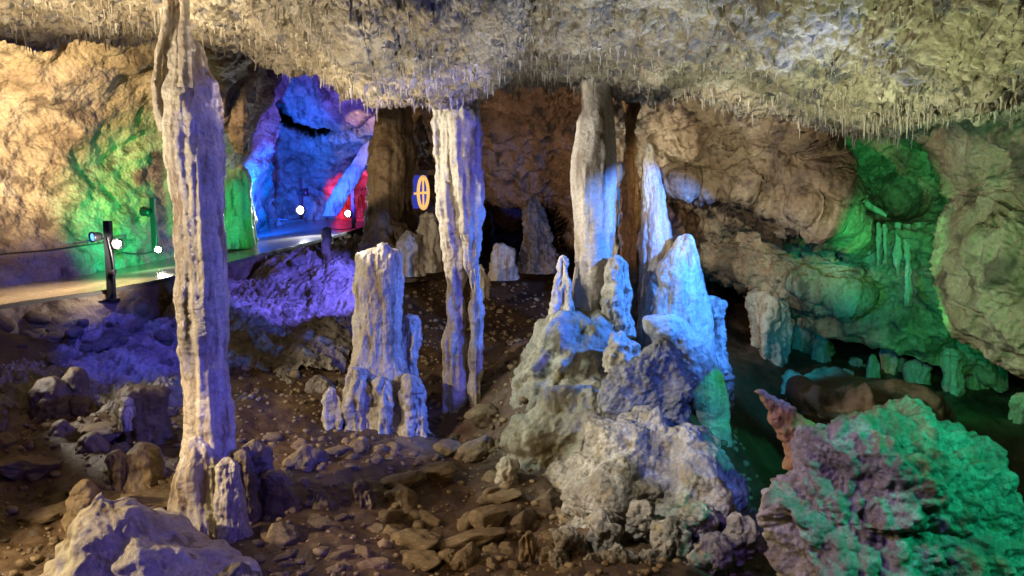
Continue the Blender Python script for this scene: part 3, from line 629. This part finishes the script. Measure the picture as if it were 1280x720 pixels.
m1 = rock('upper flowstone mound carrying the thick pale column', [(388,692,762),(405,670,782),(425,652,796),(450,642,806),(480,634,812),(510,628,820),(540,622,826)], 9.7, 'mound', name='flowstone_mound', cat='flowstone mound', captop=12, dp=d_mound)
rock('lower pale grey flowstone mound sloping down to the pit floor', [(468,720,772),(480,695,790),(500,668,800),(525,645,800),(550,632,796),(580,628,790),(608,624,784),(630,620,780)], 8.9, 'mound', name='flowstone_mound', cat='flowstone mound', captop=12, dp=d_mound)
rock('round blue spotted knob at the left foot of the lower mound', [(570,619,645),(585,618,650),(608,620,652)], 8.3, 'calcite', name='flowstone_lump', cat='flowstone lump')
rock('rounded olive boulder on the upper mound below the thick column', [(413,762,790),(425,755,800),(445,752,806),(465,756,802)], 9.0, 'calcite')
rock('smooth foreground mound with a gold crest and purple flank at bottom left', [(612,116,136),(624,104,158),(642,88,196),(665,70,240),(690,50,285),(715,30,308),(750,5,325),(790,-20,340)], 6.1, 'calcite', name='flowstone_mound', cat='flowstone mound', captop=7, k=.7, dp=lambda p: .20 * fbm(p, 1.5, 3) + .05 * fbm(p, 4.5, 3, .5) + .03 * worley(p, 3.) + .012 * worley(p, 15.))
rock('pale rough stone at the bottom edge right of the foreground mound', [(704,285,312),(715,272,322),(740,262,330)], 5.9)
rock('broad stepped flowstone disc around the foot of the blocky stalagmite', [(548,420,556),(560,408,566),(580,404,572),(600,402,576)], 9.3, 'dark', name='flowstone_disc', cat='flowstone disc', captop=14, dp=d_smooth(.4, .5))
rock('rough small boulder in the pit right of the tall column', [(548,302,334),(565,298,342),(590,298,344),(610,300,340)], 7.9, 'dark')
rock('pitted crusty boulder at the foot of the blue slope', [(458,338,366),(470,336,384),(485,336,386),(496,340,382)], 10.9, 'boulder')
rock('jagged dark boulder in front of the small white stalagmite', [(470,384,414),(485,378,420),(505,372,420)], 10.6, 'boulder')
# rubble pile below the big boulder: separate knobbly boulders
pile = [('blue grey boulder low in the rubble pile, left of its middle',(755,655,50,34)),('olive knobbly boulder at the left foot of the pile',(712,668,40,28)),('yellowish boulder at the bottom of the pile',(775,700,50,38)),
 ('pale jagged boulder right of the pile middle',(838,668,56,44)),('greenish boulder at the right foot of the pile',(890,690,60,50)),('tan stone wedged under the big boulder',(800,640,44,28)),
 ('dark blue stone in the pile centre',(812,700,34,28)),('grey stone under the right end of the big boulder',(872,640,50,26)),('small cream stone in front of the pile',(742,704,30,24)),('ochre stone at the left edge of the pile',(700,700,34,26)),('deep green boulder right of the pile',(925,660,44,40))]
for i, (lb, (x, y, w_, h_)) in enumerate(pile):
    h2 = h_ / 2
    rock(lb, [(y - h2, x - w_ * .18, x + w_ * .2), (y - h2 * .5, x - w_ * .42, x + w_ * .40), (y, x - w_ * .5, x + w_ * .5), (y + h2 * .8, x - w_ * .46, x + w_ * .48), (y + h_, x - w_ * .4, x + w_ * .4)], 6.9 - .1 - (y - 640) * .006, 'boulder', captop=h_ * .3, k=.9)
pm = rock('broad crumbly rubble heap below the big pale boulder', [(622,740,900),(636,705,920),(660,672,935),(700,650,940),(740,640,950),(800,630,960)], 7.35, 'boulder', name='rubble_heap', cat='rubble heap', captop=14, k=.5,
     dp=lambda p: .20 * fbm(p, 1., 3) + .12 * fbm(p, 3., 4, .6) + .11 * worley(p, 4.5) + .035 * worley(p, 12.))
# flowstone ramp, blue then green
ramp = rock('curved flowstone ramp running down from the spires, blue above and green at its foot', [(392,800,850),(415,806,872),(440,826,888),(465,846,902),(485,860,910),(510,868,914),(540,874,916),(565,878,918)], 9.2, 'calcite', name='flowstone_ramp', cat='flowstone ramp', captop=8, dp=d_smooth(.2, .5), k=.5)

# ---- wall fittings of the right recess
tube('rib', [P(1034,180,10.3), P(1050,215,10.6), P(1072,245,11.0), P(1108,270,10.9)], .06, M['calcite'], green_wall, 24, disp=lambda p: .8 * fbm(p, 6, 4), taper=[.7, 1., 1.1, .5])
for (x, t_, b_, w_) in [(1086,278,318,9),(1097,278,338,7),(1107,280,330,8),(1122,278,346,12),(1134,280,382,12),(1150,278,306,14),(1074,280,300,8),(1166,280,296,8)]:
    body('drapery', [(t_, x - w_ / 2, x + w_ / 2), ((t_ + b_) / 2, x - w_ * .42, x + w_ * .42), (b_, x - w_ * .22, x + w_ * .22)], 10.98, M['calcite'], d_flow(.12, 1.1), parent=green_wall, top=False, res=1.5)

# ================================================================= STALACTITES
straw = []
for i in range(6):
    r = random.Random(i); n = 7; z = np.linspace(0, -1, 7); rad = np.array([1.5, .8, .62, .55, .42, .3, .05]) * np.array([r.uniform(.8, 1.25) for _ in z])
    th = np.linspace(0, 2 * math.pi, n, endpoint=False); cx = np.cumsum([r.uniform(-.05, .05) for _ in z]); cx -= cx[0]
    V = np.stack([np.cos(th)[None] * rad[:, None] * .13 + cx[:, None], np.sin(th)[None] * rad[:, None] * .13, z[:, None] + 0 * th[None]], -1).reshape(-1, 3)
    F = gridF(7, n, True); o = mesh_np('stalactite', V, F, M['calcite']); straw.append((V, F, o.data)); bpy.data.objects.remove(o)
nr, nc = Xc.shape[:2]; T0 = len(tt)
def proj(p):
    y = p[..., 1] * cp - p[..., 2] * sp; z = p[..., 1] * sp + p[..., 2] * cp
    return 640 + FPX * p[..., 0] / np.maximum(y, .01), 360 - FPX * z / np.maximum(y, .01)
cand = []
rs = np.random.RandomState(3)
while len(cand) < 13000:
    if rs.rand() < .03: r_ = T0 - 1 - int(abs(rs.normal()) * 9)
    else: r_ = rs.randint(62, T0)
    c_ = rs.randint(0, nc); p = Xc[r_, c_]; q = Xc[max(0, r_ - 2):r_ + 3, max(0, c_ - 2):c_ + 3, 2]
    x_, y_ = proj(p)
    if not (-60 < x_ < 1340 and -40 < y_ < 200): continue
    if p[2] > q.mean() + .004 and rs.rand() < .8: continue       # straws grow from the downward knobs
    nz = fbm((p * 1.6)[None], 1., 2)[0]
    if nz < -.12 and rs.rand() < .75: continue
    ln = rs.gamma(3.2, .022) + .02
    ln *= .45 * rs.choice([.5, .7, 1., 1.9]) * (p[1] / 8) ** .8
    if r_ > T0 - 14: ln *= .85
    if 1040 < x_ < 1200 and y_ > 120: ln *= 1.3
    cand.append((ln / p[1], ln, p, rs.uniform(.7, 1.5)))
cand.sort(key=lambda c: -c[0])
for k, (_, ln, p, w_) in enumerate(cand[:290]):
    o = bpy.data.objects.new('stalactite', straw[k % 6][2]); C.objects.link(o); o.parent = ceil_o
    o.location = p + np.array([0, 0, .02]); wd = ln * w_ * 1.1 if ln < .12 else .12 * w_; o.scale = (wd, wd, ln * 1.15); o.rotation_euler = (rs.normal() * .05, rs.normal() * .05, rs.uniform(0, 6.28))
VV, FF, off = [], [], 0
for k, (_, ln, p, w_) in enumerate(cand[290:]):
    V, F, _m = straw[k % 6]; wd = max(.035, ln * w_ * .9); a = rs.uniform(0, 6.28)
    R = np.array([[math.cos(a), -math.sin(a), 0], [math.sin(a), math.cos(a), 0], [rs.normal() * .05, rs.normal() * .05, 1]])
    VV.append((V * (wd, wd, ln)) @ R + p + (0, 0, .015)); FF.append(F + off); off += len(V)
tiny = mesh_np('stalactites', np.concatenate(VV), np.concatenate(FF), M['calcite'], None, ceil_o); tiny['kind'] = 'stuff'

# ================================================================= LOOSE STONES
placed = [('flat slab leaning at the foot of the tall left column',190,625,62,1.,.25,M['stone']),
 ('oval pinkish stone at the left edge of the amber rubble',196,646,20,.8,.6,M['stone']),
 ('round stone with a bright gold face left of the rubble field',352,668,38,.9,.8,M['stone']),
 ('small round stone above the gold faced one',333,648,14,1,.9,M['stone']),
 ('long brown slab lying towards the blocky stalagmite',500,598,54,.6,.35,M['stone']),
 ('brown slab with a pale rim beneath the twin columns',548,590,44,.7,.5,M['stone']),
 ('barrel shaped stone with a round end face',612,646,46,.7,.75,M['stone']),
 ('dark knobbly stone right of the barrel shaped stone',655,650,40,.7,.7,M['dark']),
 ('rough golden stone in the front of the rubble, left of centre',516,676,60,.6,.5,M['stone']),
 ('long sloping brown slab across the front rubble',596,672,90,.4,.3,M['stone']),
 ('block shaped ochre stone at the bottom edge',580,696,38,.8,.9,M['stone']),
 ('pale ochre stone beside the block shaped one',560,698,26,.9,.9,M['stone']),
 ('thin golden stone at the bottom, left of the rubble',428,692,26,.5,.5,M['stone']),
 ('flat tan stone at the bottom left of the rubble',466,704,46,.6,.35,M['stone']),
 ('wide stone in the front row of the rubble',524,700,52,.7,.4,M['stone']),
 ('rounded brown stone behind the pale knob',560,560,36,.9,.7,M['stone']),
 ('rubbly ochre stone on the slope right of the twin columns',592,560,46,.8,.7,M['stone']),
 ('ochre stone higher on the slope right of the twin columns',604,520,40,.9,.7,M['stone']),
 ('blue glossy flat stone before the lower mound',628,618,50,.6,.22,M['stone']),
 ('brown hump of rock at the left foot of the mound',690,624,46,.8,.7,M['dark']),
 ('dark round stone at the far left of the pit',6,550,26,.9,.8,M['stone']),
 ('low brown rock ridge at the left of the pit',40,580,70,.8,.4,M['stone']),
 ('flat dark rock left of the bent stub',60,640,60,.7,.4,M['stone']),
 ('brown rock between the stumps of the pit',128,540,50,.7,.45,M['stone']),
 ('white rimmed stone on the pit floor behind the mound',330,438,24,.8,.6,M['boulder']),
 ('ochre rock at the right foot of the amber rubble',690,690,44,.9,.7,M['stone'])]
big_meshes = []
for s in range(6):
    V, F = stone_mesh(40 + s, 5, .6); o = mesh_np('stone', V, F, M['stone']); big_meshes.append(o.data); bpy.data.objects.remove(o)
for i, (lb, x, y, w_, sy, sz, m_) in enumerate(placed):
    p = hit(x, y + w_ * sz * .25); sc = w_ / 2 * p[1] / FPX
    o = place_stone(p + np.array([0, 0, sc * sz * .35]), sc * 1.12, (1, sy, sz), 'stone', m_, None, rnd.uniform(-.5, .5), big_meshes[i % 6], .2); tag(o, lb, 'stone')
# scattered small stones that nothing tells apart
zones = [(300, 620, 545, 715, 100, (10, 34)), (600, 720, 630, 718, 40, (10, 26)), (290, 470, 385, 500, 65, (5, 15)), (0, 230, 400, 700, 50, (8, 26)), (540, 680, 440, 560, 28, (7, 18))]
zl = ['small muddy stone among the rubble at the front of the pit', 'small ochre stone before the big pale boulder', 'small stone lying on the blue lit slope', 'small dark stone at the left of the pit', 'small stone on the dark ground around the twin columns']
for (x0, x1, y0, y1, n, (s0, s1)), zlab in zip(zones, zl):
    for _ in range(n):
        x, y = rnd.uniform(x0, x1), rnd.uniform(y0, y1); p = hit(x, y); s = rnd.uniform(s0, s1) * rnd.uniform(.6, 1.) / 2 * p[1] / FPX
        o = place_stone(p + np.array([0, 0, -s * .05]), s * 1.2, (1.2, rnd.uniform(.6, 1), rnd.uniform(.4, .8)), 'stone', rnd.choice([M['stone'], M['stone'], M['dark'], M['boulder']]) if y0 < 500 else M['stone'])
        tag(o, zlab, 'stone', zlab.replace('small', 'loose').replace('stone', 'stones', 1))
for (x0, x1, y0, y1, n, owner) in [(288, 438, 340, 422, 70, slope_a), (60, 222, 410, 472, 45, slope_b)]:
    for _ in range(n):
        x, y = rnd.uniform(x0, x1), rnd.uniform(y0, y1); p = hit(x, y); s = rnd.uniform(7, 26) * rnd.uniform(.5, 1.) / 2 * p[1] / FPX
        place_stone(p + np.array([0, 0, s * .3 + .14]), s * 1.2, (1.2, rnd.uniform(.6, 1), rnd.uniform(.5, .8)), 'stone', M['rubble'], owner, None, None, .5)
# grit: too many to count
V0, F0 = ICO[2]; VV, FF, off = [], [], 0
for k in range(4200):
    x, y = rs.uniform(-6.5, 3.2), rs.uniform(5.6, 15)
    s = rs.gamma(2.5, .009) + .008; VV.append((x, y, s)); 
arr = np.array(VV); zz = floor_z(arr[:, 0], arr[:, 1]); base = []
V1 = [stone_mesh(80 + i, 2, .8)[0] for i in range(5)]
out = []
for k in range(len(arr)):
    q = V1[k % 5] * arr[k, 2] * (1, rs.uniform(.6, 1), .7); out.append(q + (arr[k, 0], arr[k, 1], zz[k] + arr[k, 2] * .2)); FF.append(F0 + off); off += len(V0)
g = mesh_np('gravel', np.concatenate(out), np.concatenate(FF), M['stone']); tag(g, 'fine broken rock scattered over the mud of the pit', 'gravel', kind='stuff')

# ================================================================= LAMP POSTS
def head(parent, c, aim, r, glass, name='lamp_head'):
    aim = Vector(aim).normalized(); q = aim.to_track_quat('Z', 'Y').to_matrix()
    prof = [(0, -1.5), (.55, -1.5), (.75, -1.2), (.85, -.3), (1., .1), (1., .35), (.9, .35), (.88, .15)]
    th = np.linspace(0, 2 * math.pi, 20, endpoint=False); R = np.array(q)
    V = np.array([[(a * math.cos(t) * r, a * math.sin(t) * r, b * r) for t in th] for a, b in prof]).reshape(-1, 3) @ R.T + np.array(c)
    h = mesh_np(name, V, gridF(len(prof), 20, True), M['black'], c, parent)
    pr = [(.001, .24), (.38, .22), (.68, .17)]
    V = np.array([[(a * math.cos(t) * r, a * math.sin(t) * r, b * r) for t in th] for a, b in pr]).reshape(-1, 3) @ R.T + np.array(c)
    mesh_np('lens', V, gridF(len(pr), 20, True), M[glass], c, h)
    return h
def post(label, px, ytop, ybase, d, w, heads, foot_glow=None):
    b = P(px, ybase, d); tp = P(px, ytop, d); H = tp[2] - b[2]
    t = thing('lamp_post', label, 'lamp post', tuple(b), 'floodlight posts along the path')
    box('post', (b[0], b[1], b[2] + H / 2), (w, w, H), M['black'], t)
    box('base_plate', (b[0], b[1], b[2] + .02), (w * 1.8, w * 1.8, .03), M['black'], t)
    for (fx, fz, aim, r, glass) in heads:
        c = (b[0] + fx, b[1] - .06, b[2] + H * fz)
        hd = head(t, c, aim, r, glass)
        tube('bracket', [(b[0], b[1], c[2] - .03), (b[0] + fx * .6, b[1] - .04, c[2] - r * 1.1), (c[0], c[1] + r, c[2] - r * .3)], .012, M['black'], t)
    tube('cable', [(b[0] + .02, b[1] - w / 2 - .01, b[2] + H * .8), (b[0] + .1, b[1] - w / 2 - .03, b[2] + H * .4), (b[0] + .03, b[1] - w, b[2] + .08), (b[0] - .3, b[1] - .1, b[2] - .02), (b[0] - .7, b[1] - .06, b[2] + .01)], .014, M['black'], t)
    return t
post('black post nearest the camera with one blue and one pale lit floodlight', 140, 276, 376, 11.5, .10, [(-.20, .80, (-.5, -.8, -.1), .085, 'lampblue'), (.17, .72, (.45, -.8, -.05), .085, 'lamppink'), (.09, .36, (.8, -.1, .1), .05, 'black')])
post('black lamp post against the green wall, seen just left of the tall column', 194, 247, 316, 16.4, .10, [(-.16, .75, (-.9, .3, .1), .11, 'black'), (.10, .06, (.1, -1, .05), .095, 'lampwhite')])
post('lamp post at the back of the blue chamber with a dazzling white lamp', 377, 222, 274, 22.5, .10, [(.18, .65, (.9, -.2, .1), .13, 'black'), (.0, .22, (0, -1, 0), .155, 'lampwhite')])
post('farthest lamp post with a bright white lamp in front of the red rock', 442, 238, 286, 22.8, .10, [(-.14, .40, (-.3, -1, 0), .13, 'lampwhite')])
spot('light_post_pale', (148, 303, 11.2), (60, 372, 12), NEUT, 160, 100, .6, .05)
spot('fill_path_warm', (-6.6, 13.2, 1.3, 0), (60, 366, 12.8), WARM, 2000, 74, .7, .08)  # added fill spot to brighten the path, belongs to no post
spot('light_post_white', (200, 300, 16.0), (205, 330, 15.5), NEUT, 40, 150, .5, .08)
spot('light_chamber_white', (378, 258, 21.8), (385, 290, 19), COOL, 260, 160, .5, .12)
spot('light_end_white', (436, 262, 22.0), (420, 288, 20), COOL, 120, 160, .5, .1)
# cable clipped along the foot of the left wall
tube('cable', [P(-200,338,12.6), P(0,318,14.4), P(60,313,15.2), P(110,306,16.0), P(165,300,16.6)], .02, M['kerb'], left_wall, 6)

# ---- far lit ring and blue panel at the end of the passage
far_b = P(528, 262, 16.3)
t = thing('light_display', 'small gold ring display before a blue backlit panel, between brown and twin columns', 'light display', tuple(far_b))
box('panel', P(522, 240, 16.4), (.42, .05, .72), M['signblue'], t)
ringc = P(529, 241, 16.1); th = np.linspace(0, 2 * math.pi, 25)
tube('ring', [ringc + np.array([.12 * math.cos(a), -.1 * math.cos(a), .34 * math.sin(a)]) for a in th], .035, M['signgold'], t, 10)
tube('spoke', [ringc + np.array([-.2, 0, -.02]), ringc + np.array([0, 0, 0]), ringc + np.array([.1, 0, 0])], .025, M['signgold'], t, 8)
tube('spoke', [ringc + np.array([0, 0, .3]), ringc, ringc + np.array([0, 0, -.3])], .02, M['signgold'], t, 8)
box('lintel', P(527, 216, 16.2), (.7, .3, .10), M['dark'], t)
